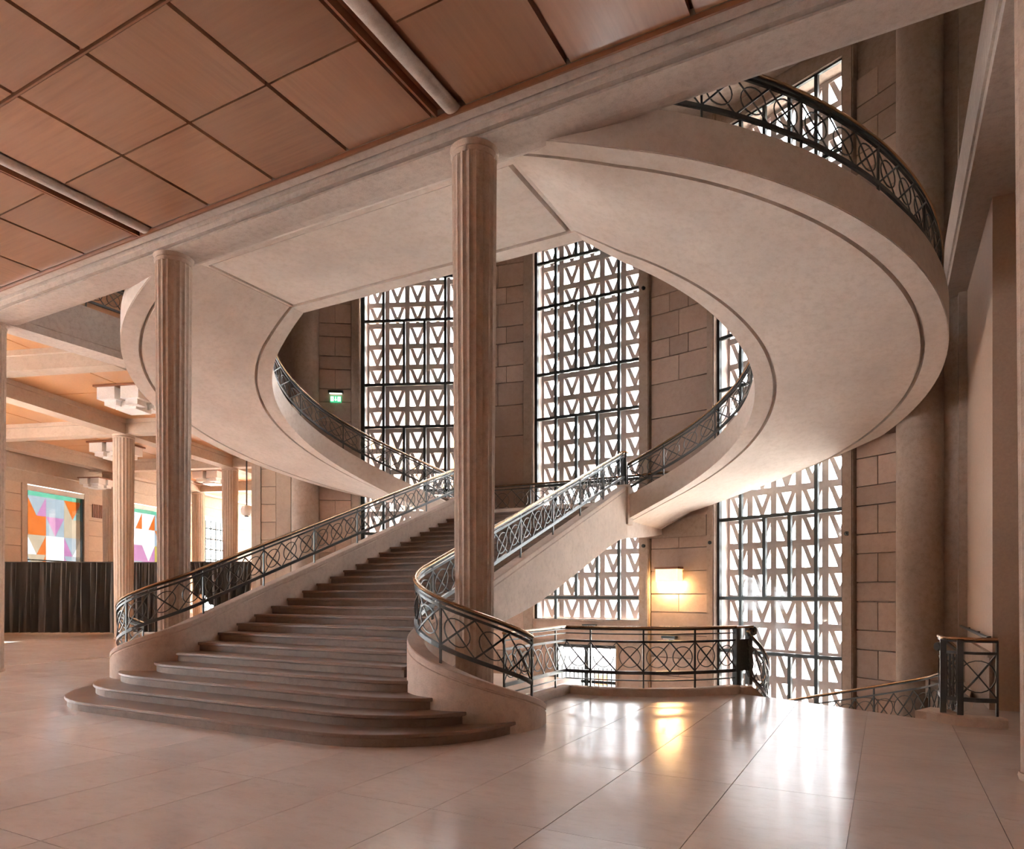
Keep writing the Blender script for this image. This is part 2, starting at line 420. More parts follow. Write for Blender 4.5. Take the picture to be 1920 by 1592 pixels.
for (i, j, lab) in ((0, 0, 'slender pale column in front of the dark curtain, nearest the stair'), (-1, 1, 'pale column behind the dark curtain, beside the coloured window'),
                    (0, 1, 'pale column of the far hall standing before the white gridded window'), (-1, 2, 'pale column at the far end of the hall, half hidden by the stair column'),
                    (-1, 0, 'pale hall column by the coloured windows, next to the curtain end'), (0, -1, 'pale hall column between the curtain and the stair hall corner')):
    p = hall(i, j); column(lab, tuple(p), HC, 0.31, 0.36, 'hallbeam')

# ================================================================= BEAMS AND CEILING
def beam_obj(name, label, prof, p0, p1, mat='beam'):
    p0, p1 = Vector(p0), Vector(p1); d = (p1 - p0).normalized(); sd = Vector((d.y, -d.x, 0))
    g = G().rings([[p + sd * -a + Vector((0, 0, b)) for a, b in prof] for p in (p0, p1)])
    return tag(g.out(name, mat), label, None, None, 'structure')
# main beam over the column row (profile: y outwards from the column axis, z)
prof = [(-0.25, 7.45), (0.18, 7.45), (0.32, 7.465), (0.42, 7.51), (0.47, 7.60), (0.49, 7.70), (0.49, UPZ + .02), (-0.49, UPZ + .02), (-0.49, 7.665), (-0.335, 7.655), (-0.335, 7.71), (-0.295, 7.71), (-0.295, 7.62), (-0.27, 7.615), (-0.27, 7.525), (-0.20, 7.52), (-0.20, 7.48), (-0.25, 7.47)]
beam_obj('beam', 'long concrete beam carried by the front row of fluted columns', prof, (-22, 0, 0), (12, 0, 0))
g = G().box(-22, 12, -0.515, -0.485, 7.645, 7.705); tag(g.out('trim_1', 'woodtrim'), 'thin wooden moulding along the beam', None, None, 'structure')
# gallery beams over the two sides of the stair hall
sp = [(-0.30, 7.45), (0.30, 7.45), (0.30, 7.62), (0.33, 7.63), (0.33, 8.42), (0.27, 8.42), (0.27, 8.30), (-0.33, 8.30), (-0.33, 7.62), (-0.30, 7.60)]
beam_obj('beam', 'concrete gallery edge beam on the curtain side of the stair hall', [(-a, b) for a, b in sp], (XC[0], 0, 0), (XC[0], 8.4, 0))
beam_obj('beam', 'dark concrete gallery edge beam above the beige side wall', sp, (XC[3], 0, 0), (XC[3], 8.4, 0))

ceil = struct('ceiling', 'panelled wooden ceiling in front of the staircase')
G().box(-16.8, 12.5, -17, -0.49, 7.80, UPZ).out('ceiling_backing', 'woodtrim', ceil)
ys = [-0.52, -1.92, -3.262, -4.66, -6.06, -7.40, -8.80]
kk = 0
for b in range(-3, 2):
    cxb = (b + 0.5) * BAY               # column line under each rib
    xl = cxb + 0.19; xr = cxb + BAY - 0.27
    n = 4; wdt = (xr - xl) / n
    for i in range(n):
        for j in range(len(ys) - 1):
            x0, x1 = xl + i * wdt + 0.014, xl + (i + 1) * wdt - 0.045
            y1, y0 = ys[j] - 0.012, ys[j + 1] + (0.05 if (j == 1 or j == 4) else 0.014)
            kk += 1
            o = G().box(x0, x1, y0, y1, 7.70, 7.79).out('wood_panel', 'wood_y' if (i * 7 + j * 3 + b) % 5 in (0,) or (b == -1 and i == 3 and j == 0) or (b == -1 and i == 2 and j == 1) or b == 0 and i == 1 else 'wood_x', ceil)
    for j in (1, 4):
        G().box(xl, xr, ys[j + 1] + 0.010, ys[j + 1] + 0.034, 7.685, 7.735).out('wood_batten', 'woodtrim', ceil)
    # rib under the column line: a rounded concrete bar in a dark slot, wooden fillets beside it
    rs = [[(cxb + 0.105 * math.cos(q) + 0.0, y, 7.72 + 0.06 * math.sin(q)) for q in [2 * PI * i / 16 for i in range(16)]] for y in (-9, -0.48)]
    G().rings(rs).out('rib', 'beam', ceil, True)
    for dx in ((-0.25, -0.20) if b == -1 else (-0.262,)): G().box(cxb + dx, cxb + dx + 0.03, -9, -0.515, 7.655 if b == -1 else 7.69, 7.80).out('wood_batten', 'woodtrim', ceil)
g = G().box(-16.8, 12.5, -17, -8.82, 7.70, 7.735); g.out('rear_boarding', 'wood_x', ceil)

# coffered ceiling of the hall on the curtain side
hc = struct('ceiling', 'coffered concrete and orange wood ceiling of the columned hall')
def hallbox(i0, i1, j0, j1, z0, z1, name, mat, parent):
    def fr(x, y, z): return H0 + HX * x + HY * y + Vector((0, 0, z))
    return G().box(i0, i1, j0, j1, z0, z1, fr).out(name, mat, parent)
def clipx(j):  # keep the hall's members out of the stair hall (x < -9.4)
    p = H0 + HY * j; return (-9.45 - p.x) / HX.x
for i in range(-2, 2):
    for j in range(-3, 4):
        for a in (0, 1):
            for b in (0, 1):
                x0, x1 = i * HS + 0.3 + a * (HS / 2 - 0.3), i * HS + HS / 2 + a * (HS / 2 - 0.3)
                y0, y1 = j * HT + 0.3 + b * (HT / 2 - 0.3), j * HT + HT / 2 + b * (HT / 2 - 0.3)
                if (H0 + HX * x0 + HY * (y0 + y1) / 2).x > -10.5: continue
                if (H0 + HX * x1 + HY * y0).x > -9.3:
                    x1 = min(clipx(y0), clipx(y1))
                    if x1 - x0 < 0.4: continue
                hallbox(x0 + 0.02, x1 - 0.02, y0 + 0.02, y1 - 0.02, 7.98, 8.02, 'wood_panel', 'hallwood', hc)
for i in range(-2, 2):
    j0 = -3 * HT
    xs = i * HS
    jj = [q * 0.5 for q in range(-42, 56)]
    ok = [q for q in jj if (H0 + HX * (xs + 0.3) + HY * q).x < -9.4]
    if ok:
        hallbox(xs - 0.28, xs + 0.28, ok[0], ok[-1], 7.45, 8.1, 'beam', 'hallbeam', hc)
        hallbox(xs - 0.36, xs + 0.36, ok[0], ok[-1], 7.84, 8.1, 'beam_cornice', 'hallbeam', hc)
for j in range(-3, 4):
    x1 = min(clipx(j * HT - 0.3), clipx(j * HT + 0.3)); 
    if x1 > -HS * 1.5:
        hallbox(-HS * 1.25, min(x1, 3 * HS), j * HT - 0.24, j * HT + 0.24, 7.47, 8.1, 'beam', 'hallbeam', hc)
        hallbox(-HS * 1.25, min(x1, 3 * HS), j * HT - 0.33, j * HT + 0.33, 7.84, 8.1, 'beam_cornice', 'hallbeam', hc)
# upper floor slab over everything outside the stair hall, and the roof
up = struct('floor', 'upper storey floor slab')
G().prism([(14, -17), (14, -0.49), (-22.3, -0.49), (-16.8, -17)], UPZ - 0.02, UPZ + 0.2).out('slab', 'beam', up)
G().prism([(-9.4, -0.49), (-9.4, 8.2), (-17.3, 31), (-32.9, 31), (-22.3, -0.49)], UPZ - 0.05, UPZ + 0.2).out('slab', 'beam', up)
G().box(9.4, 14, -0.49, 8.5, UPZ - 0.3, UPZ + 0.2).out('slab', 'beam', up)
tag(G().prism([(14, -17), (14, 9.3)] + [tuple(apse(D2(41 - 82 * i / 30), 14.7)[:2]) for i in range(31)] + [(-17.3, 31), (-32.9, 31), (-16.8, -17)], 14.2, 14.5).out('ceiling', 'wall'), 'plain ceiling of the upper storey', None, None, 'structure')

# ================================================================= CURVED FLIGHTS
def zs(ph):   # soffit height of the flights, a little steeper where they leave the upper landing
    if ph < 0.3: return 7.69 - 0.495 * (ph / 0.3) * (1.12 - 0.12 * ph / 0.3)
    return 7.195 - (7.195 - 3.84) * (ph - 0.3) / (PI - 0.3)
def ring_pt(s, ph, r, lim=13.62):
    x, y = RX + r * math.sin(ph), RY - r * math.cos(ph)
    d = math.hypot(x, y - AY)
    if d > lim and ph > 1.2: x, y = x * lim / d, AY + (y - AY) * lim / d
    return s * x, y
def stations():
    """plan position at radius r and soffit height, from the upper landing edge to the middle landing"""
    out = []
    for k in range(73): out.append(('a', PI * k / 72))
    for k in range(1, 7): out.append(('s', k / 6))
    return out
def place(s, st, r):
    kind, v = st
    if kind == 'a': return (*ring_pt(s, v, r), zs(v))
    x = RX - (RX - 2.36) * v; y = RY + r
    d = math.hypot(x, y - AY)
    if d > 13.62: y = AY + math.sqrt(13.62 ** 2 - x * x)
    return s * x, y, zs(PI) - 0.42 * v
STN = stations()
def loft(s, sec, sts=STN):
    return G().rings([[place(s, st, r)[:2] + (place(s, st, r)[2] + dz,) for r, dz in sec] for st in sts])
LBL = {1: 'by the stairwell', -1: 'on the curtain side'}
for s in (-1, 1):
    t = thing('curved_staircase', 'sweeping concrete half-ring flight of stairs ' + LBL[s], 'staircase', (s * 8.6, RY, 0))
    a, b = RI, RO
    loft(s, [(a + 0.385, 0), (b - 0.385, 0), (b - 0.385, 0.28), (a + 0.385, 0.28)]).out('soffit', 'soffit', t, True)
    loft(s, [(a, 0), (a + 0.32, 0), (a + 0.32, 0.30), (a + 0.20, 0.30), (a + 0.20, 0.55), (a, 0.55)]).out('inner_stringer', 'soffit', t, True)
    loft(s, [(b - 0.32, 0), (b, 0), (b, 0.55), (b - 0.20, 0.55), (b - 0.20, 0.30), (b - 0.32, 0.30)]).out('outer_stringer', 'soffit', t, True)
    loft(s, [(a + 0.31, 0.14), (a + 0.39, 0.14), (a + 0.39, 0.25), (a + 0.31, 0.25)]).out('groove', 'soffit', t)
    loft(s, [(b - 0.39, 0.14), (b - 0.31, 0.14), (b - 0.31, 0.25), (b - 0.39, 0.25)]).out('groove', 'soffit', t)
    fo = loft(s, [(b - 0.01, 0.012), (b + 0.012, 0.012), (b + 0.012, 0.535), (b - 0.01, 0.535)]).out('fascia', 'soffit', t, True)
    NS = 27
    for k in range(NS):
        f0, f1 = PI * k / NS, PI * (k + 1) / NS
        poly = [ring_pt(s, f0 + (f1 - f0) * q / 2, a + 0.19) for q in range(3)] + [ring_pt(s, f0 + (f1 - f0) * q / 2, b - 0.19) for q in (2, 1, 0)]
        G().prism(poly, zs(f0) + 0.26, zs((f0 + f1) / 2) + 0.42).out('step', 'step', t)
    for k in range(3):
        x0, x1 = sorted((s * (RX - 0.88 * k / 3), s * (RX - 0.88 * (k + 1) / 3)))
        G().box(x0, x1, RY + a + 0.19, 10.75, zs(PI) - 0.14 * (k + 1) + 0.2, zs(PI) - 0.14 * k + 0.35).out('step', 'step', t)
    for name, r, lab in (('railing', a + 0.10, 'inner'), ('railing', b - 0.10, 'outer')):
        sts = STN if lab == 'inner' else [q for q in STN if q[0] == 'a' and q[1] < 2.25]
        pts = [place(s, q, r) for q in sts]; pts = [(x, y, z + 0.55) for x, y, z in pts]
        railing('railing', 'steel lattice railing along the %s edge of the curved flight %s' % (lab, LBL[s]), pts, lean=-1)

# upper landing between the two flights
ul = thing('upper_landing', 'flat concrete landing slab between the curved flights, behind the beam', 'landing', (0, 2, UPZ))
yi = RY - RI
G().box(-3.10, 3.10, 0.81, yi - 0.41, 7.70, UPZ).out('soffit_panel', 'soffit', ul)
G().box(-RX, RX, 0.45, 0.785, 7.69, UPZ).out('edge_strip', 'soffit', ul)
for s in (-1, 1): G().box(min(s * 3.175, s * RX), max(s * 3.175, s * RX), 0.785, yi - 0.36, 7.70, UPZ).out('edge_strip', 'soffit', ul)
G().box(-RX, RX, yi - 0.32, yi, 7.70, 8.25).out('inner_edge', 'soffit', ul)
G().box(-RX, RX, 0.7, yi - 0.1, 7.86, UPZ - 0.02).out('groove_backing', 'soffit', ul)
railing('railing', 'steel lattice railing along the straight edge of the upper landing', [(-RX + .05, yi - 0.10, 8.25), (0, yi - 0.10, 8.25), (RX - .05, yi - 0.10, 8.25)])

# ================================================================= STRAIGHT FLIGHT
XI = 2.26                                   # clear half width
gs = thing('grand_staircase', 'broad straight flight of brown stone steps rising between two concrete parapets', 'staircase', (SXC, -2, 0))
VC = {1: Vector((3.00, 0.0, 0)), -1: Vector((-3.14, 0.0, 0))}
PX = {1: SXC + XI + 0.11, -1: SXC - XI - 0.11}
def volute(s):
    """plan line of the parapet from the middle landing down and around the column; z is the parapet top"""
    c = VC[s]; r0 = abs(c.x - PX[s]); pts = []
    for k in range(41):
        y = 7.95 * (1 - k / 40); pts.append(Vector((PX[s], y, nos(y) + 0.40)))
    L = 0; N = 56; prev = pts[-1]
    for k in range(1, N + 1):
        th = D2(205) * k / N; r = r0 + (0.86 - r0) * (k / N)
        a = (PI + th) if s > 0 else (-th)
        p = Vector((c.x + r * math.cos(a), c.y + r * math.sin(a), 0)); L += math.hypot(p.x - prev.x, p.y - prev.y); prev = p
        p.z = nos(0) + 0.40 - 0.37 * L; pts.append(p)
    return pts
def under(y):
    ys_ = [-0.6, 0.2, 1.86, 2.49, 3.2, 4.11, 5.42, 6.33, 7.34, 7.95, 8.9]; z_ = [0, 0.55, 1.22, 1.35, 1.52, 1.81, 2.25, 2.57, 2.89, 2.98, 3.02]
    if y <= ys_[0]: return 0.0
    for a in range(len(ys_) - 1):
        if y <= ys_[a + 1]: return z_[a] + (z_[a + 1] - z_[a]) * (y - ys_[a]) / (ys_[a + 1] - ys_[a])
    return z_[-1]
def vend(s): return volute(s)[-1]
for s in (-1, 1):
    P = Path(volute(s)); n = 130; rs = []
    for i in range(n + 1):
        t = P.L * i / n; p = P.at(t); sd = P.side(t)
        zb = under(p.y) if t < 7.95 else 0.0
        if t < 7.95 and p.y < 0.25: zb = 0.0 if p.y < 0.0 else under(p.y)
        hw = 0.11; top = p.z
        sec = [(-hw, zb), (hw, zb), (hw, top - 0.11), (hw - 0.012, top - 0.10), (hw - 0.012, top - 0.085), (hw, top - 0.075), (hw, top - 0.012), (hw - 0.012, top), (-hw + 0.012, top), (-hw, top - 0.012), (-hw, top - 0.075), (-hw + 0.012, top - 0.085), (-hw + 0.012, top - 0.10), (-hw, top - 0.11)]
        rs.append([Vector((p.x, p.y, 0)) + sd * a + Vector((0, 0, z)) for a, z in sec])
    G().rings(rs).out('parapet', 'parapet', gs, True)
    rp = [P.at(P.L * i / 140) for i in range(141)]
    railing('railing', 'brass topped lattice railing curling round the column ' + LBL[s], [tuple(p) for p in rp[:137]], lean=-1)
XE = {1: (3.86, -0.25), 2: (3.46, -0.55), 3: (3.06, -0.72), 4: (2.62, -0.42)}
for k in range(1, 28):
    yk = SY0 + k * TRD
    def outline(off):
        if k <= 4:
            xe, ye = XE[k]; xe -= off + 0.0; xe -= SXC * 0 ; pts = []
            xs0 = 2.15 - 0.12 * k
            N = 12
            q = [(xs0 + (xe - xs0) * math.sin(PI / 2 * i / N), yk + off + (ye - yk - off) * (1 - math.cos(PI / 2 * i / N))) for i in range(N + 1)]
            q.append((xe, ye + 0.35)); q.append((min(xe, 2.3), ye + 0.9))
            rgt = [(x, y) for x, y in q]; lft = [(2 * SXC - x, y) for x, y in q]
            return rgt + lft[::-1]
        x1, x0 = SXC + XI + 0.02, SXC - XI - 0.02
        yb = yk + TRD + 0.06 if k < 27 else 8.4
        return [(x1, yk + off), (x1, yb), (x0, yb), (x0, yk + off)]
    g = G()
    z1 = k * RIS
    zb = max(0.0, min(z1 - RIS - 0.03, z1 - 0.3)) if k > 4 else max(0.0, z1 - RIS - 0.01)
    g.prism(outline(0.035), zb, z1 - 0.044)
    o = g.out('step', 'riser', gs)
    bevel(G().prism(outline(0.0), z1 - 0.045, z1).out('tread', 'step', o), 0.008)
g = G(); rs = []
for i in range(41):
    y = 0.2 + (7.95 - 0.2) * i / 40
    rs.append([(PX[-1] - 0.02, y, under(y)), (PX[1] + 0.02, y, under(y)), (PX[1] + 0.02, y, max(under(y) + 0.05, nos(y) - 0.33)), (PX[-1] - 0.02, y, max(under(y) + 0.05, nos(y) - 0.33))])
g.rings(rs).out('underside', 'soffit', gs)
ml = thing('middle_landing', 'concrete half-landing by the tall central window', 'landing', (0, 9.5, LAND))
def fit(x): return AY + math.sqrt(13.60 ** 2 - x * x)
xs_ = [2.36 - 4.72 * i / 12 for i in range(13)]
yz = [(7.93, 2.98), (8.6, 3.03), (9.4, 3.10), (10.3, 3.20), (10.98, 3.29), (10.98, 3.86), (7.93, 3.86)]
G().prism(yz, -2.36, 2.36, lambda a_, b_, c_: (c_, a_, b_)).out('slab', 'soffit', ml)
G().prism([(2.40, 8.16), (-2.40, 8.16)] + [(x, fit(x) - 0.05) for x in [2.4 - 4.8 * i / 12 for i in range(13)][::-1]], 3.862, LAND).out('paving', 'step', ml)
for s_, lab in ((-1, 'on the curtain side'), (1, 'by the stairwell')):
    xa = PX[s_]
    bevel(G().box(xa - 0.13, xa + 0.16, 7.86, 8.2, 3.3, 4.24).out('corner_block', 'parapet', ml), 0.01)
    np_ = thing('newel_post', 'slim steel newel where straight and curved railings meet ' + lab, 'newel post', (xa, 8.02, 4.24))
    for dx in (-0.05, 0.05): G().box(xa + dx - 0.018, xa + dx + 0.018, 7.99, 8.03, 4.23, 5.03).out('newel_leg', 'steel', np_)
    G().box(xa - 0.09, xa + 0.09, 7.90, 8.12, 5.0, 5.035).out('newel_cap', 'brass', np_)
    G().box(xa - 0.05, xa + 0.05, 8.0, 8.02, 4.45, 4.9).out('back_plate', 'steeldark', np_)
railing('railing', 'dark lattice railing of the half-landing before the tall central window', [(-3.4 + 6.8 * i / 16, 10.72 - 0.012 * (i - 8) ** 2 * 0.2, LAND) for i in range(17)], hand=1.02, top=0.90, bot=0.24, cell=0.6, thin=False)

# ================================================================= APSE WALL
wa = struct('wall_apse', 'curved end wall of concrete strips and stone panels between the tall windows')
ZT = 14.2
def seg_box(a0, a1, r0, r1, z0, z1, name, mat, parent, n=3):
    poly = [apse(D2(a0 + (a1 - a0) * i / n), r0) for i in range(n + 1)] + [apse(D2(a1 - (a1 - a0) * i / n), r1) for i in range(n + 1)]
    return G().prism([(p.x, p.y) for p in poly], z0, z1).out(name, mat, parent)
for s in (-1, 1):
    for (a0, a1, ra) in ((6.95, 8.25, 13.72), (15.35, 16.2, 13.72), (30.25, 31.35, 13.72)):
        seg_box(s * a0, s * a1, ra, 14.35, LOWZ, ZT, 'concrete_strip', 'wall', wa, 1)
        seg_box(s * (a0 + .1 if s * a0 < 0 else a1 - .35), s * (a0 + .35 if s * a0 < 0 else a1 - .1), ra - 0.03, ra + 0.05, LOWZ, ZT, 'concrete_fillet', 'wall', wa, 1)
    # stone infill: courses of separate blocks
    for (a0, a1, big) in ((8.35, 15.25, True), (31.45, 35.6, False)):
        seg_box(s * a0 - s * 0.15, s * a1 + s * 0.15, 13.90, 14.3, LOWZ, ZT, 'panel_backing', 'wall', wa, 3)
        z = -1.2; row = 0
        hs = (0.62, 0.42)
        while z < 12.6:
            if big:
                if z > 7.4: h = (0.70, 0.52)[row % 2]; n = (2, 3)[row % 2]
                elif z > 4.0: h = (1.55, 0.95)[row % 2]; n = 1
                else: h = (0.62, 0.5, 0.62)[row % 3]; n = (1, 2, 1)[row % 3]
            else: h = hs[row % 2]; n = (2, 1)[row % 2]
            for q in range(n):
                u0, u1 = a0 + (a1 - a0) * q / n, a0 + (a1 - a0) * (q + 1) / n
                rr = 13.80 + random.uniform(-0.006, 0.006)
                seg_box(s * (u0 + 0.035), s * (u1 - 0.035), rr, 13.93, z + 0.012, z + h - 0.012, 'stone_block', 'stone', wa, 1)
            z += h; row += 1
    # engaged round pier
    c = apse(s * D2(37.35), 13.80)
    G().lathe([(0.42, LOWZ), (0.42, ZT)], c.x, c.y, 28).out('round_pier', 'wall', wa, True)
    g = G(); e1 = apse(s * D2(38.8), 13.9)
    fr = (-s * 0.88, 0.0)
    # jamb running out from the pier
    d = Vector((s * 0.88, -0.475, 0)); nrm = Vector((-d.y * s, d.x * s, 0)) * 1.0
    o0 = Vector((s * 8.78, 8.22, 0))
    def fr2(x, y, z, o0=o0, d=d): 
        nn = Vector((0.475 * s, 0.88, 0)); return o0 + d * x + nn * y + Vector((0, 0, z))
    if s < 0:
        G().box(0.0, 0.46, -0.02, 0.5, 0, 8.1, fr2).out('concrete_strip', 'hallbeam', wa)
        for q in range(14):
            G().box(0.475, 0.935, -0.005, 0.4, q * 0.56 + 0.008, q * 0.56 + 0.55, fr2).out('stone_block', 'hallstone', wa)
        G().box(0.95, 1.09, -0.03, 0.5, 0, 8.1, fr2).out('concrete_strip', 'hallbeam', wa)
        G().box(1.10, 1.24, -0.015, 0.5, 0, 8.1, fr2).out('concrete_strip', 'hallbeam', wa)
        G().box(0.4, 1.0, 0.1, 0.5, 0, 8.1, fr2).out('panel_backing', 'hallbeam', wa)
        G().box(-0.25, 1.3, 0.0, 0.5, 8.1, ZT, fr2).out('concrete_strip', 'wall', wa)
        G().box(-0.25, 0.0, 0.12, 0.5, LOWZ, ZT, fr2).out('concrete_strip', 'wall', wa)
    else:
        G().box(-0.3, 1.6, 0.1, 0.6, LOWZ, ZT, fr2).out('concrete_strip', 'wall', wa)
# central bay below the tall window
seg_box(-6.95, 6.95, 13.74, 14.2, 0.30, 0.87, 'sill_band', 'stone', wa, 6)
seg_box(-6.95, 6.95, 13.70, 13.76, 0.84, 0.90, 'sill_lip', 'wall', wa, 6)
seg_box(-6.95, 6.95, 13.80, 14.2, 0.16, 0.30, 'lintel', 'wall', wa, 6)
for s in (-1, 1): seg_box(s * 4.1, s * 6.95, 13.78, 14.2, LOWZ, 0.16, 'stone_block', 'stone', wa, 2)
seg_box(8.3, 15.3, 13.70, 13.9, 3.2, 3.75, 'lintel', 'wall', wa, 3)
for a in (7.6, 15.8, 30.8):
    for z in (3.0, 10.2):
        c = apse(D2(a), 13.70, z); n = (Vector((0, AY, z)) - c); n.z = 0; n.normalize()
        up_ = Vector((0, 0, 1)); sd = n.cross(up_)
        G().rings([[c + (sd * math.cos(q) + up_ * math.sin(q)) * r + n * dpt for q in [2 * PI * i / 12 for i in range(12)]] for r, dpt in ((0.05, -0.03), (0.05, 0.03), (0.025, 0.035), (0.025, 0.06))]).out('tie_bolt', 'steeldark', wa)

# ================================================================= CLAUSTRA WINDOWS
PIT, PH, ZB = 3.33 / 5, 0.678, 1.55
bx = G()
def vblock():
    g = G(); W, H, t, d = PIT, PH, 0.08, 0.13
    g.box(-W / 2, -W / 2 + t, 0, d, 0, H); g.box(W / 2 - t, W / 2, 0, d, 0, H)
    g.box(-W / 2 + t, W / 2 - t, 0, d, 0, t); g.box(-W / 2 + t, W / 2 - t, 0, d, H - t, H)
    k = 0.08
    for sg in (-1, 1):
        xt, xb = sg * (W / 2 - t - 0.005), sg * 0.0
        a = [(xt, H - t + .001), (xt - sg * k * 1.45, H - t + .001), (xb - sg * 0.0, t + k * 2.6), (xb - sg * 0.0, t - 0.001), (xb + sg * k * 0.62, t - 0.001)]
        n = len(g.v)
        for y in (0.03, d - 0.03):
            g.v += [(x, y, z) for x, z in a]
        m = len(a); g.f += [tuple(range(n, n + m)), tuple(range(n + 2 * m - 1, n + m - 1, -1))] + [(n + i, n + (i + 1) % m, n + m + (i + 1) % m, n + m + i) for i in range(m)]
    me = bpy.data.meshes.new('claustra_block'); me.from_pydata(g.v, [], g.f); bm = bmesh.new(); bm.from_mesh(me); bmesh.ops.recalc_face_normals(bm, faces=bm.faces); bm.to_mesh(me); bm.free()
    me.materials.append(M['claustra']); return me
VB = vblock()
def apse_window(idx, ang, rows0, label):
    a = D2(ang); c = apse(a); d = Vector((math.cos(a), -math.sin(a), 0)); n = Vector((math.sin(a), math.cos(a), 0))   # n points outdoors
    t = struct('window_%d' % idx, label, tuple(c))
    def fr(x, y, z): return Vector((c.x, c.y, 0)) + d * x + n * y + Vector((0, 0, z))
    rz = math.atan2(d.y, d.x)
    R0, R1 = rows0, 18
    hw = 1.665
    zb, zt = ZB + R0 * PH, ZB + R1 * PH
    for r in range(R0, R1):
        for q in range(-1, 6):
            if q in (-1, 5) : continue
            o = bpy.data.objects.new('claustra_block', VB); COL.objects.link(o); o.parent = t; o.matrix_parent_inverse = INV[t.name]
            p = fr(-hw + PIT * (q + 0.5), 0.40, ZB + r * PH); o.location = p; o.rotation_euler = (0, 0, rz)
    for sg in (-1, 1):
        G().box(sg * hw - 0.06, sg * hw + 0.06, -0.05, 0.05, zb, zt, fr).out('frame_post', 'steeldark', t)
        G().box(min(sg * (hw - .02), sg * (hw + 0.35)), max(sg * (hw - .02), sg * (hw + 0.35)), 0.06, 0.6, zb - .1, zt, fr).out('reveal', 'claustra', t)
    hb = [k for k in range(-12, 20) if k % 5 in (0, 3) and R0 <= k <= R1]
    if R0 not in hb: hb = [R0] + hb
    for k in hb: G().box(-hw, hw, -0.035, 0.035, ZB + k * PH - 0.042, ZB + k * PH + 0.042, fr).out('glazing_bar', 'steeldark', t)
    ks = hb + ([R1] if R1 not in hb else [])
    for k0, k1 in zip(ks, ks[1:]):
        three = (k0 % 5 == 0)
        cols = [1, 2, 3, 4] if three else [1, 4]
        for q in cols: G().box(-hw + q * PIT - 0.042, -hw + q * PIT + 0.042, -0.04, 0.04, ZB + k0 * PH + 0.03, ZB + k1 * PH - 0.03, fr).out('glazing_bar', 'steeldark', t)
        e = [0] + cols + [5]
        for q0, q1 in zip(e, e[1:]):
            G().box(-hw + q0 * PIT + 0.025, -hw + q1 * PIT - 0.025, 0.0, 0.006, ZB + k0 * PH + 0.028, ZB + k1 * PH - 0.028, fr).out('pane', 'glass', t)
    G().box(-hw - .3, hw + .3, -0.1, 0.6, zt, ZT + .1, fr).out('window_head', 'wall', t)
    return t
apse_window(1, 0, -1, 'tall central window with a grid of V-shaped concrete blocks')
apse_window(2, -23.1, -4, 'tall V-block window behind the curved flight on the curtain side')
apse_window(3, 23.1, -5, 'tall V-block window reaching below the floor by the stairwell')

# barred glass door on the level below, under the central window
dr = struct('door_1', 'barred glass door on the lower level below the central window')
def frd(x, y, z): return Vector((x, 11.28 + y, z))
G().box(-1.0, 1.0, 0, 0.06, 0.06, 0.16, frd).out('door_frame', 'steeldark', dr)
for x in (-0.97, 0.0, 0.97): G().box(x - 0.06, x + 0.06, 0, 0.08, LOWZ, 0.1, frd).out('door_frame', 'steeldark', dr)
G().box(-1, 1, 0, 0.06, LOWZ, LOWZ + 0.3, frd).out('door_frame', 'steeldark', dr)
G().box(-1, 1, 0.01, 0.05, -0.97, -0.88, frd).out('door_frame', 'steeldark', dr)
for sg in (0, 1): G().box(-0.93 + sg * 0.97, -0.04 + sg * 0.97, 0.025, 0.031, LOWZ + 0.3, 0.07, frd).out('pane', 'glass', dr)
for k in range(15): G().box(-0.9 + k * 0.13 - 0.016, -0.9 + k * 0.13 + 0.016, -0.03, -0.014, LOWZ + 0.3, -0.5, frd).out('door_bar', 'steeldark', dr)
seg_box(4.0, 4.2, 13.7, 14.2, LOWZ, 0.3, 'concrete_strip', 'wall', wa, 1)
seg_box(-4.2, -4.0, 13.7, 14.2, LOWZ, 0.3, 'concrete_strip', 'wall', wa, 1)
ob = thing('notice_board', 'small orange board on two posts outside the barred lower door', 'board', (-2.35, 18.6, LOWZ - 0.1))
G().box(-2.65, -2.05, 18.6, 18.64, -2.06, -1.6).out('board', 'orange', ob)
for x in (-2.6, -2.1): G().box(x - 0.02, x + 0.02, 18.64, 18.68, LOWZ - 0.1, -1.62).out('post', 'steeldark', ob)
tx, ty, tz = -3.46, 18.9, LOWZ - 0.1
tb = thing('round_table', 'white round table standing outdoors beyond the barred lower door', 'table', (tx, ty, tz))
G().lathe([(0.02, tz + .72), (0.42, tz + .72), (0.44, tz + .74), (0.44, tz + .76), (0.42, tz + .78), (0.02, tz + .78)], tx, ty, 32).out('table_top', 'white', tb, False)
G().lathe([(0.04, tz + 0.03), (0.04, tz + .73)], tx, ty, 12).out('pedestal', 'steel', tb, True)
G().lathe([(0.26, tz), (0.26, tz + 0.03), (0.05, tz + 0.05)], tx, ty, 24).out('foot', 'steel', tb)
# outdoors
tag(G().box(-120, 120, 14.8, 160, LOWZ - 0.3, LOWZ - 0.1).out('ground', 'ground'), 'paved ground outdoors', None, None, 'structure')

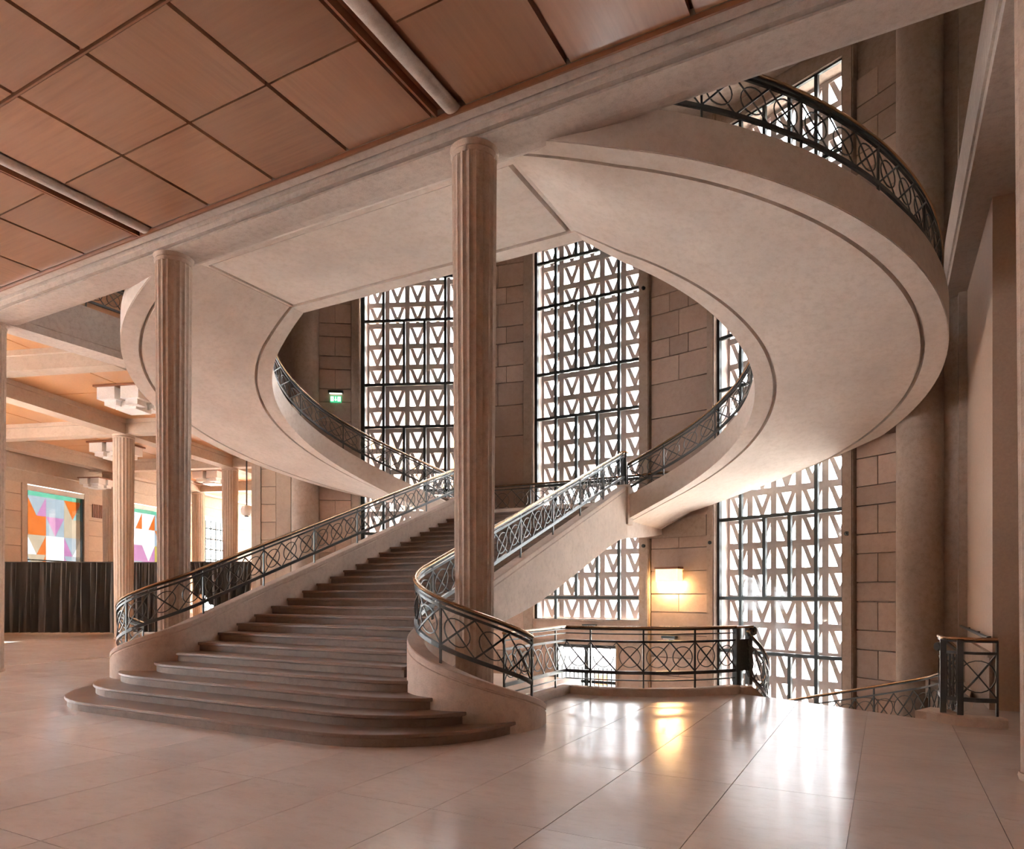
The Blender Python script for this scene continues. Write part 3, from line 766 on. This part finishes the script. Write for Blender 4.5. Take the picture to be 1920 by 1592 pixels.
# ================================================================= STAIRWELL BALUSTRADE AND LOWER FLIGHT
def kerb(name, label, pts, h=0.13, w_=0.20, z0=-0.02, mat='parapet'):
    P = Path(pts); n = max(int(P.L / 0.15), 4); rs = []
    for i in range(n + 1):
        t = P.L * i / n; p = P.at(t); sd = P.side(t)
        rs.append([p + sd * a + Vector((0, 0, z)) for a, z in ((-w_ / 2, z0), (w_ / 2, z0), (w_ / 2, h - 0.02), (w_ / 2 - 0.02, h), (-w_ / 2 + 0.02, h), (-w_ / 2, h - 0.02))])
    return tag(G().rings(rs).out(name, mat), label, 'kerb')
arc1 = [(x, y, 0.0) for x, y in rarc(D2(-6), D2(63), 2.56, 30)]
k1 = [(2.99, 0.88, 0), (2.99, 2.0, 0), (2.99, 3.05, 0)] + arc1[1:]
kerb('stone_kerb', 'low concrete kerb along the curved edge of the stairwell', k1)
bal = railing('balustrade', 'curved steel balustrade with crossed bars and rings around the stairwell', [(x, y, 0.13) for x, y, z in k1], hand=0.99, top=0.76, bot=0.25, cell=0.45, every=2, thin=True)
# newel with fluted body where the balustrade turns down
e = Vector((*rarc(D2(63), D2(63), 2.56, 1)[0], 0)); 
nw = thing('newel_post', 'fluted steel newel post at the head of the lower flight', 'newel post', tuple(e + Vector((.1, .1, 0.13))))
tdir = Vector((math.cos(D2(63)), math.sin(D2(63)), 0)); ndir = Vector((tdir.y, -tdir.x, 0))
def frn(x, y, z): return e + Vector((0.0, 0.0, 0)) + tdir * (x + 0.19) + ndir * y + Vector((0, 0, z))
for x in (-0.17, 0.17): G().box(x - 0.045, x + 0.045, -0.045, 0.045, 0.11, 1.10, frn).out('newel_leg', 'steel', nw)
for q in range(6): G().box(-0.125 + q * 0.043, -0.092 + q * 0.043, -0.03, 0.03, 0.36, 0.90, frn).out('flute_bar', 'steel', nw)
G().box(-0.13, 0.13, -0.012, 0.012, 0.36, 0.90, frn).out('back_plate', 'steeldark', nw)
def scroll(parent, cen, ax, r=0.085, wd=0.10):
    ax = Vector(ax); up_ = Vector((0, 0, 1)); sd = ax.cross(up_).normalized()
    N = 20
    rs = [[Vector(cen) + (sd * math.cos(2 * PI * i / N) + up_ * math.sin(2 * PI * i / N)) * rr + ax * dd for i in range(N)] for rr, dd in ((r * .9, -wd / 2), (r, -wd / 2 + .015), (r, wd / 2 - .015), (r * .9, wd / 2), (r * .45, wd / 2 - .01), (r * .45, wd / 2 + .02))]
    G().rings(rs).out('scroll', 'steel', parent, False)
scroll(nw, frn(0.26, 0, 1.03), ndir)
G().box(-0.22, 0.24, -0.05, 0.05, 1.09, 1.125, frn).out('newel_cap', 'brass', nw)
# lower flight
lf = thing('lower_staircase', 'curved flight of stone steps going down behind the balustrade', 'staircase', (7.5, 5, LOWZ))
NL = 20; A0, A1 = D2(63), D2(168)
for k in range(NL):
    f0, f1 = A0 + (A1 - A0) * k / NL, A0 + (A1 - A0) * (k + 1) / NL
    z1 = -(k + 1) * 0.125; poly = []
    for q in range(3): poly.append(ring_pt(1, f0 + (f1 - f0) * q / 2, 2.7))
    for q in (2, 1, 0): poly.append(ring_pt(1, f0 + (f1 - f0) * q / 2, 5.5, 13.25))
    G().prism(poly, z1 - 0.4, z1).out('step', 'step', lf)
def low(r, dz, a0=A0, a1=A1, n=40): 
    return [(*ring_pt(1, a0 + (a1 - a0) * i / n, r, 13.25), dz - 0.125 * NL * max(0, i / n - 0.05)) for i in range(n + 1)]
for r in (2.62, 5.58):
    P = Path(low(r, 0.10)); rs = []
    for i in range(61):
        t = P.L * i / 60; p = P.at(t); sd = P.side(t)
        rs.append([p + sd * a + Vector((0, 0, z)) for a, z in ((-0.1, -0.6), (0.1, -0.6), (0.1, 0.0), (-0.1, 0.0))])
    G().rings(rs).out('stringer', 'parapet', lf)
inn = low(2.62, 0.10)
railing('railing', 'steel lattice railing dropping from the fluted newel along the lower flight', [tuple(frn(0.22, 0, 0.13))] + inn[2:], hand=0.92, top=0.74, bot=0.2, lean=1)
out_pts = [(9.02, 2.93, 0.12), (8.80, 2.86, 0.12), (8.60, 2.90, 0.12), (8.44, 3.02, 0.12)] + [(x, y, z + 0.02) for x, y, z in low(5.58, 0.10)[2:]]
railing('railing', 'dark lattice railing outside the lower flight by the beige wall', out_pts, hand=0.98, top=0.80, bot=0.2, lean=1)
kerb('stone_kerb', 'rounded kerb block under the railing end by the beige wall', [(9.08, 2.90, 0), (8.80, 2.80, 0), (8.55, 2.86, 0), (8.42, 2.98, 0), (8.36, 3.1, 0)], 0.12, 0.24)
nw2 = thing('newel_post', 'dark steel newel at the end of the railing by the beige wall', 'newel post', (8.50, 2.95, 0.12))
for (x, y) in ((8.44, 3.0), (8.62, 2.88)): G().box(x - 0.035, x + 0.035, y - 0.035, y + 0.035, 0.11, 1.08).out('newel_leg', 'steel', nw2)
for q in range(4): 
    x = 8.475 + q * 0.036; y = 2.976 - q * 0.024
    G().box(x - 0.011, x + 0.011, y - 0.02, y + 0.02, 0.34, 0.9).out('flute_bar', 'steel', nw2)
scroll(nw2, (8.40, 3.07, 0.98), (0.8, 0.6, 0), 0.06, 0.08)

# ================================================================= SIDE WALL BEYOND THE WELL
wr = struct('wall_right', 'beige side wall beyond the stairwell')
G().box(9.14, 9.5, 4.45, 8.3, LOWZ, 7.6).out('plaster_panel', 'beige', wr)
G().box(9.10, 9.16, 4.45, 8.3, -0.3, 0.75).out('dado', 'wall', wr)
G().box(9.08, 9.16, 4.45, 8.3, 0.75, 0.82).out('dado_rail', 'wall', wr)
G().box(9.0, 9.5, 8.0, 8.8, LOWZ, 14.2).out('return_strip', 'wall', wr)
G().box(9.5, 13.2, 4.3, 4.5, 0, 8.2).out('cross_wall', 'wall', wr)
G().box(12.0, 12.3, -17, 4.5, 0, 14.2).out('outer_wall', 'wall', wr)
G().box(12.0, 12.3, 4.4, 9.2, 8.0, 14.2).out('upper_wall', 'white', wr)
G().box(9.2, 12.3, 8.9, 9.2, 7.5, 14.2).out('upper_wall', 'white', wr)
G().box(9.05, 12.1, 8.15, 8.9, LOWZ, 8.2).out('end_wall', 'wall', wr)
hr = thing('wall_handrail', 'slim dark handrail fixed to the beige side wall', 'handrail', (9.05, 6, 1.0))
sweep([Vector((9.03, 3.9 + 4.0 * i / 10, 1.06)) for i in range(11)], [Vector((1, 0, 0))] * 11, sect('o', 0.05, 0.05, 10)).out('rail', 'steeldark', hr, True)
for y in (4.6, 6.0, 7.5): G().box(9.03, 9.15, y - 0.012, y + 0.012, 1.03, 1.055).out('bracket', 'steeldark', hr)
tag(G().box(-17, 14, -17.3, -17, 0, 14.2).out('wall_rear', 'hallstone'), 'plain stone wall behind the viewpoint', None, None, 'structure')

# ================================================================= HALL WALL WITH COLOURED WINDOWS
XW = -HS - 1.2
wl = struct('wall_left', 'pale stone wall with coloured windows on the far side of the hall')
def frh(x, y, z): return H0 + HX * x + HY * y + Vector((0, 0, z))
WIN = []
for k in range(-4, 4):
    cy = HT - 1.88 + k * 6.2
    WIN.append((cy - 1.6, cy + 1.6))
z0w, z1w = 0.5, 6.32
edges = [-30.0]
for a, b in WIN: edges += [a, b]
edges.append(30.0)
for k in range(0, len(edges), 2):
    a, b = edges[k], edges[k + 1]
    if -8 < b and a < 25:
        n = 1
        z = 0; row = 0
        G().box(XW - 0.45, XW - 0.1, a, b, 0, z1w + 1.2, frh).out('backing', 'hallstone', wl)
        while z < z1w + 0.1:
            h = 0.74; cutn = 2 if row % 2 else 1
            for q in range(cutn):
                y0, y1 = a + 0.28 + (b - a - 0.56) * q / cutn, a + 0.28 + (b - a - 0.56) * (q + 1) / cutn
                G().box(XW - 0.2, XW, y0 + .008, y1 - .008, z + 0.008, min(z + h, z1w + 0.12) - .008, frh).out('stone_block', 'hallstone', wl)
            z += h; row += 1
        for y in (a + 0.13, b - 0.13): G().box(XW - 0.2, XW + 0.03, y - 0.13, y + 0.13, 0, z1w + 0.12, frh).out('concrete_strip', 'hallbeam', wl)
    else: G().box(XW - 0.45, XW, a, b, 0, z1w + 1.2, frh).out('backing', 'hallstone', wl)
G().box(XW - 0.45, XW, -30, 30, 0, z0w, frh).out('sill_wall', 'hallstone', wl)
G().box(XW - 0.45, XW, -30, 30, z1w + 0.1, 14.2, frh).out('upper_wall', 'hallbeam', wl)
G().box(XW - 0.1, XW + 0.25, -30, 30, z1w + 0.62, z1w + 1.25, frh).out('wall_beam', 'hallbeam', wl)
cells = {  # coloured panes: (u0,u1,v0,v1,(colour, triangle direction, triangle colour))
}
def film_window(idx, a, b, seed, coloured, label):
    t = struct('window_%d' % idx, label, tuple(frh(XW, (a + b) / 2, 0)))
    W, H = b - a, z1w - z0w
    rr = random.Random(seed)
    for y in (a + 0.04, b - 0.04): G().box(XW - 0.14, XW - 0.04, y - 0.05, y + 0.05, z0w, z1w, frh).out('frame_post', 'steeldark', t)
    G().box(XW - 0.14, XW + 0.0, a - 0.02, b + 0.02, z1w - 0.16, z1w + 0.06, frh).out('blind_box', 'white', t)
    G().box(XW - 0.12, XW - 0.06, a, b, z0w + 2.6, z0w + 2.66, frh).out('transom', 'steeldark', t)
    G().box(XW - 0.14, XW - 0.04, a, b, z0w - .02, z0w + 0.06, frh).out('frame_rail', 'steeldark', t)
    def tri(pts, m):
        n = len(pts)
        vs = [frh(XW - 0.095 + d_, a + 0.09 + (W - 0.18) * u, z1w - 0.16 - v) for d_ in (0, 0.004) for u, v in pts]
        f = [tuple(range(n)), tuple(range(2 * n - 1, n - 1, -1))] + [(i, (i + 1) % n, n + (i + 1) % n, n + i) for i in range(n)]
        mk('film_pane', vs, f, FILMS[m], t)
    if coloured:
        RH = 0.86; tri([(0, 0), (1, 0), (1, 0.2), (0, 0.2)], 'green')
        for j, row in enumerate(coloured):
            for i, cell in enumerate(row):
                u0, u1, v0, v1 = i / 3, (i + 1) / 3, 0.2 + j * RH, 0.2 + (j + 1) * RH; um = (u0 + u1) / 2
                v1 = min(v1, H - 0.22)
                if isinstance(cell, str): tri([(u0, v0), (u1, v0), (u1, v1), (u0, v1)], cell)
                else: tri([(u0, v0), (um, v1), (u0, v1)], cell[0]); tri([(u0, v0), (u1, v0), (um, v1)], cell[1]); tri([(u1, v0), (u1, v1), (um, v1)], cell[2])
    else:
        for q in range(1, 6): G().box(XW - 0.12, XW - 0.07, a + W * q / 6 - 0.04, a + W * q / 6 + 0.04, z0w, z1w, frh).out('glazing_bar', 'steeldark', t)
        for q in range(1, 9): G().box(XW - 0.12, XW - 0.07, a, b, z0w + H * q / 9 - 0.04, z0w + H * q / 9 + 0.04, frh).out('glazing_bar', 'steeldark', t)
        for q in range(6): G().box(XW - 0.10, XW - 0.095, a + W * q / 6, a + W * (q + 1) / 6, z0w, z1w, frh).out('pane', 'glass', t)
    return t
LAY1 = [[('orange', 'grey', 'pink'), 'grey', ('beige', 'orange', 'teal')],
        ['orange', ('grey', 'pink', 'grey'), 'beige'],
        [('white', 'beige', 'orange'), 'white', ('pink', 'grey', 'white')],
        [('grey', 'beige', 'orange'), 'white', ('pink', 'grey', 'beige')],
        ['grey', ('white', 'orange', 'white'), 'pink'],
        ['beige', 'grey', 'orange'], ['grey', 'beige', 'teal']]
LAY2 = [[('white', 'white', 'orange'), ('white', 'white', 'orange'), 'grey'],
        ['white', 'white', ('grey', 'orange', 'teal')],
        ['pink', ('pink', 'white', 'pink'), 'yellow'],
        ['grey', ('grey', 'pink', 'grey'), 'beige'],
        ['orange', 'white', 'teal'], ['beige', 'grey', 'orange'], ['grey', 'beige', 'teal']]
for k, (a, b) in enumerate(WIN):
    lay = {3: LAY2, 4: LAY1, 5: LAY2}.get(k)  # first entry: unseen window, its film added to keep sun off the hall floor
    lab = {3: 'unseen window beyond the edge of the curtain, with coloured film added against the sun', 4: 'window of orange, pink and grey coloured panes above the curtain', 5: 'coloured window with an orange triangle and green panes between two columns'}.get(k, 'clear gridded window in the hall wall, bay %s from the coloured windows' % ['four', 'three', 'two', 'one', '', '', 'next', 'last'][k])
    film_window(4 + k, a, b, k, lay, lab)
# end wall of the hall and the wall hidden behind the jamb
tag(G().box(XW, 14, 27, 27.4, 0, 14.2, frh).out('wall_far', 'hallstone'), 'far end wall of the columned hall', None, None, 'structure')
jx = Vector((-9.9, 7.62, 0)); 
def frj(x, y, z): return jx + HX * x + HY * y + Vector((0, 0, z))
tag(G().box(0.06, 0.4, 0.45, 22, 0, 14.2, frj).out('wall_side', 'hallstone'), 'side wall of the hall running back from the apse', None, None, 'structure')
vt = thing('air_vent', 'slatted brown air vent on the stone wall beside the coloured window', 'vent', tuple(frh(XW, WIN[4][1] + 0.75, 5.7)))
ya = WIN[4][1] + 0.5
G().box(XW - 0.02, XW + 0.01, ya, ya + 0.75, 5.35, 6.0, frh).out('vent_back', 'woodtrim', vt)
for q in range(7): G().box(XW, XW + 0.04, ya + q * 0.11, ya + q * 0.11 + 0.05, 5.35, 6.0, frh).out('slat', 'woodtrim', vt)

# ================================================================= CURTAIN
def curtain(label, u0, u1, depth, ztop, zbot_fn, folds, amp=0.14, gather=0.0):
    fwv = Vector((-math.sin(YAW), math.cos(YAW), 0)); rtv = Vector((math.cos(YAW), math.sin(YAW), 0)); c0 = Vector((7.782, -7.767, 0))
    p0 = c0 + fwv * depth + rtv * ((u0 - 959.5) / 1301.555 * depth); p1 = c0 + fwv * depth + rtv * ((u1 - 959.5) / 1301.555 * depth)
    L = (p1 - p0).length; n = folds * 8; rows = 12
    rr = random.Random(int(u0)); ph = [rr.uniform(-0.8, 0.8) for _ in range(folds + 2)]
    t = thing('curtain', label, 'curtain', tuple((p0 + p1) / 2))
    vs = []; fs = []
    for r in range(rows + 1):
        k = r / rows
        for i in range(n + 1):
            x = i / n; zb = zbot_fn(x); z = ztop + (zb - ztop) * k
            f = x * folds * 2 * PI; wob = ph[int(x * folds)] * k * 0.9
            off = amp * (0.45 + 0.55 * k) * (math.sin(f + wob) + 0.35 * math.sin(2.3 * f + 3 * wob))
            sh = 0.06 * math.sin(f * 0.5 + 2 * k) * k + gather * k * (0.5 - x) * L
            p = p0 + (p1 - p0) * x + rtv * sh + fwv * off; vs.append((p.x, p.y, z))
    for r in range(rows):
        for i in range(n):
            a = r * (n + 1) + i; fs.append((a, a + 1, a + n + 2, a + n + 1))
    mk('cloth', vs, fs, 'curtain', t, True)
    sweep([p0 + Vector((0, 0, ztop + 0.02)), p1 + Vector((0, 0, ztop + 0.02))], [fwv, fwv], sect('o', 0.05, 0.05, 8)).out('curtain_rod', 'steel', t)
    for p in (p0, p1): G().box(p.x - 0.03, p.x + 0.03, p.y - 0.03, p.y + 0.03, 0, ztop + 0.04).out('stand', 'steel', t)
curtain('long dark pleated curtain screening the hall below the coloured window', -30, 214, 28.6, 2.92, lambda x: 0.05, 26, 0.24)
curtain('short dark curtain seen between the pale column and the stair column', 222, 300, 28.9, 2.92, lambda x: 0.05, 13, 0.10, 0.06)
curtain('dark curtain gathered up off the floor beside the apse jamb', 352, 478, 28.4, 2.92, lambda x: 1.55 - 1.2 * x + 0.25 * math.sin(9 * x), 15, 0.16, 0.22)

# ================================================================= LAMPS AND SMALL FITTINGS
def ceiling_lamp(label, pos, ztop, sc=1.0):
    t = thing('ceiling_lamp', label, 'lamp', (pos.x, pos.y, ztop), 'glass block ceiling lamps of the hall')
    def fr(x, y, z): return Vector((pos.x, pos.y, 0)) + HX * x * sc + HY * y * sc + Vector((0, 0, ztop + z * sc))
    G().box(-0.78, 0.78, -0.78, 0.78, -0.06, 0.0, fr).out('wood_plate', 'woodtrim', t)
    for sx in (-1, 1):
        for sy in (-1, 1):
            G().box(sx * 0.4 - 0.3, sx * 0.4 + 0.3, sy * 0.4 - 0.3, sy * 0.4 + 0.3, -0.42, -0.06, fr).out('glass_block', 'lampglass', t)
            G().box(sx * 0.36 - 0.2, sx * 0.36 + 0.2, sy * 0.36 - 0.2, sy * 0.36 + 0.2, -0.58, -0.42, fr).out('glass_tier', 'lampglass', t)
    G().box(-0.35, 0.35, -0.35, 0.35, -0.66, -0.40, fr).out('glass_tier', 'lampglass', t)
for (i, j, lab) in ((0.5, -0.5, 'stepped milky glass ceiling lamp in the coffer next to the curved flight'), (-0.5, 0.5, 'stepped milky glass ceiling lamp in the coffer above the dark curtain'),
                    (-0.5, 1.5, 'stepped milky glass ceiling lamp in the far coffer behind the stair column')):
    ceiling_lamp(lab, hall(i, j), 7.97)
pl = frh(XW + 1.35, WIN[4][1] - 0.75, 0)
ceiling_lamp('stepped milky glass lamp hung lowest, close to the coloured window wall', pl, 6.98, 0.72)

def sconce(name, label, ang, z, lit=True):
    a = D2(ang); c = apse(a, 13.80); d = Vector((math.cos(a), -math.sin(a), 0)); n = -Vector((math.sin(a), math.cos(a), 0))
    def fr(x, y, zz): return Vector((c.x, c.y, z)) + d * x + n * y + Vector((0, 0, zz))
    t = thing(name, label, 'wall lamp', (c.x, c.y, z))
    G().box(-0.35, 0.35, 0.02, 0.36, 0.50, 0.56, fr).out('wood_cap', 'woodtrim', t)
    G().box(-0.08, 0.08, -0.06, 0.03, 0.15, 0.5, fr).out('wall_bracket', 'steeldark', t)
    # open-topped stepped glass: four sides upper tier and solid lower tier
    for (x0, x1, y0, y1) in ((-0.32, 0.32, 0.32, 0.335), (-0.32, -0.305, 0.04, 0.335), (0.305, 0.32, 0.04, 0.335)):
        G().box(x0, x1, y0, y1, 0.16, 0.50, fr).out('glass_side', 'warmglass', t)
    G().box(-0.27, 0.27, 0.05, 0.30, 0.0, 0.17, fr).out('glass_tier', 'bulb', t)
    G().box(-0.20, 0.20, 0.08, 0.27, 0.17, 0.30, fr).out('glass_tier', 'bulb', t)
    return t
sconce('wall_lamp', 'lit stepped glass wall lamp with wooden cap on the stone panel beside the central window', 10.95, 1.83)
def spot(label, ang, z):
    a = D2(ang); c = apse(a, 13.72); d = Vector((math.cos(a), -math.sin(a), 0)); n = -Vector((math.sin(a), math.cos(a), 0))
    def fr(x, y, zz): return Vector((c.x, c.y, z)) + d * x + n * y + Vector((0, 0, zz))
    t = thing('spotlight', label, 'spotlight', (c.x, c.y, z))
    G().box(-0.2, 0.2, -0.02, 0.16, 0.0, 0.07, fr).out('housing', 'steeldark', t)
    G().box(-0.05, 0.05, -0.1, 0.0, -0.06, 0.05, fr).out('bracket', 'steeldark', t)
    G().box(-0.16, 0.16, 0.01, 0.13, -0.025, 0.0, fr).out('diffuser', 'lampglass', t)
spot('small dark spotlight box fixed under the central window', 0.7, 0.70)
spot('small dark spotlight box on the stone panel below the lit wall lamp', 10.95, 0.45)

# exit sign on the apse wall
a = D2(-33.4); c = apse(a, 13.76); d = Vector((math.cos(a), -math.sin(a), 0)); n = -Vector((math.sin(a), math.cos(a), 0))
def fre(x, y, z): return Vector((c.x, c.y, 7.72)) + d * x + n * y + Vector((0, 0, z))
ex = thing('exit_sign', 'small green exit sign with white arrow and running figure below a shaded lamp', 'sign', (c.x, c.y, 7.72))
G().box(-0.17, 0.17, -0.02, 0.05, 0.0, 0.20, fre).out('sign_plate', 'signgreen', ex)
for (x0, x1, z0, z1) in ((-0.155, -0.06, 0.03, 0.17), (0.06, 0.155, 0.03, 0.17)): G().box(x0, x1, 0.05, 0.054, z0, z1, fre).out('white_panel', 'signwhite', ex)
G().box(-0.012, 0.012, 0.05, 0.054, 0.07, 0.17, fre).out('arrow_stem', 'signwhite', ex)
vs = [fre(-0.04, 0.05, 0.085), fre(0.04, 0.05, 0.085), fre(0, 0.05, 0.03), fre(-0.04, 0.054, 0.085), fre(0.04, 0.054, 0.085), fre(0, 0.054, 0.03)]
mk('arrow_head', vs, [(0, 1, 2), (5, 4, 3), (0, 1, 4, 3), (1, 2, 5, 4), (2, 0, 3, 5)], 'signwhite', ex)
for sg in (-1, 1):
    G().box(sg * 0.107 - 0.012, sg * 0.107 + 0.012, 0.054, 0.057, 0.08, 0.13, fre).out('figure', 'signgreen', ex)
    G().box(sg * 0.107 - 0.009, sg * 0.107 + 0.009, 0.054, 0.057, 0.135, 0.155, fre).out('figure', 'signgreen', ex)
    G().box(sg * 0.107 - 0.03, sg * 0.107 - 0.012, 0.054, 0.057, 0.045, 0.085, fre).out('figure', 'signgreen', ex)
    G().box(sg * 0.107 + 0.012, sg * 0.107 + 0.03, 0.054, 0.057, 0.055, 0.085, fre).out('figure', 'signgreen', ex)
G().box(-0.23, 0.23, -0.04, 0.10, 0.28, 0.36, fre).out('lamp_shade', 'steeldark', ex)
G().box(-0.19, 0.19, 0.0, 0.08, 0.262, 0.285, fre).out('lamp_strip', 'signwhite', ex)
# dome camera in the far hall
dc = thing('dome_camera', 'pale dome camera hanging from the hall ceiling by the gridded window', 'camera', (-16.55, 13.19, 5.2))
G().lathe([(0.03, 5.0), (0.16, 5.04), (0.24, 5.16), (0.24, 5.30), (0.18, 5.42), (0.05, 5.46)], -16.55, 13.19, 24).out('dome', 'lampglass', dc, True)
G().lathe([(0.03, 5.4), (0.03, 7.5)], -16.55, 13.19, 10).out('stem', 'steel', dc, True)
G().lathe([(0.09, 5.0), (0.09, 4.97), (0.02, 4.96)], -16.55, 13.19, 16).out('lens', 'steeldark', dc, True)
railing('railing', 'dark lattice railing of the upper gallery on the curtain side', [(XC[0] + 0.2, 0.6, 8.42), (XC[0] + 0.2, 4, 8.42), (XC[0] + 0.2, 7.6, 8.42)], hand=0.78)
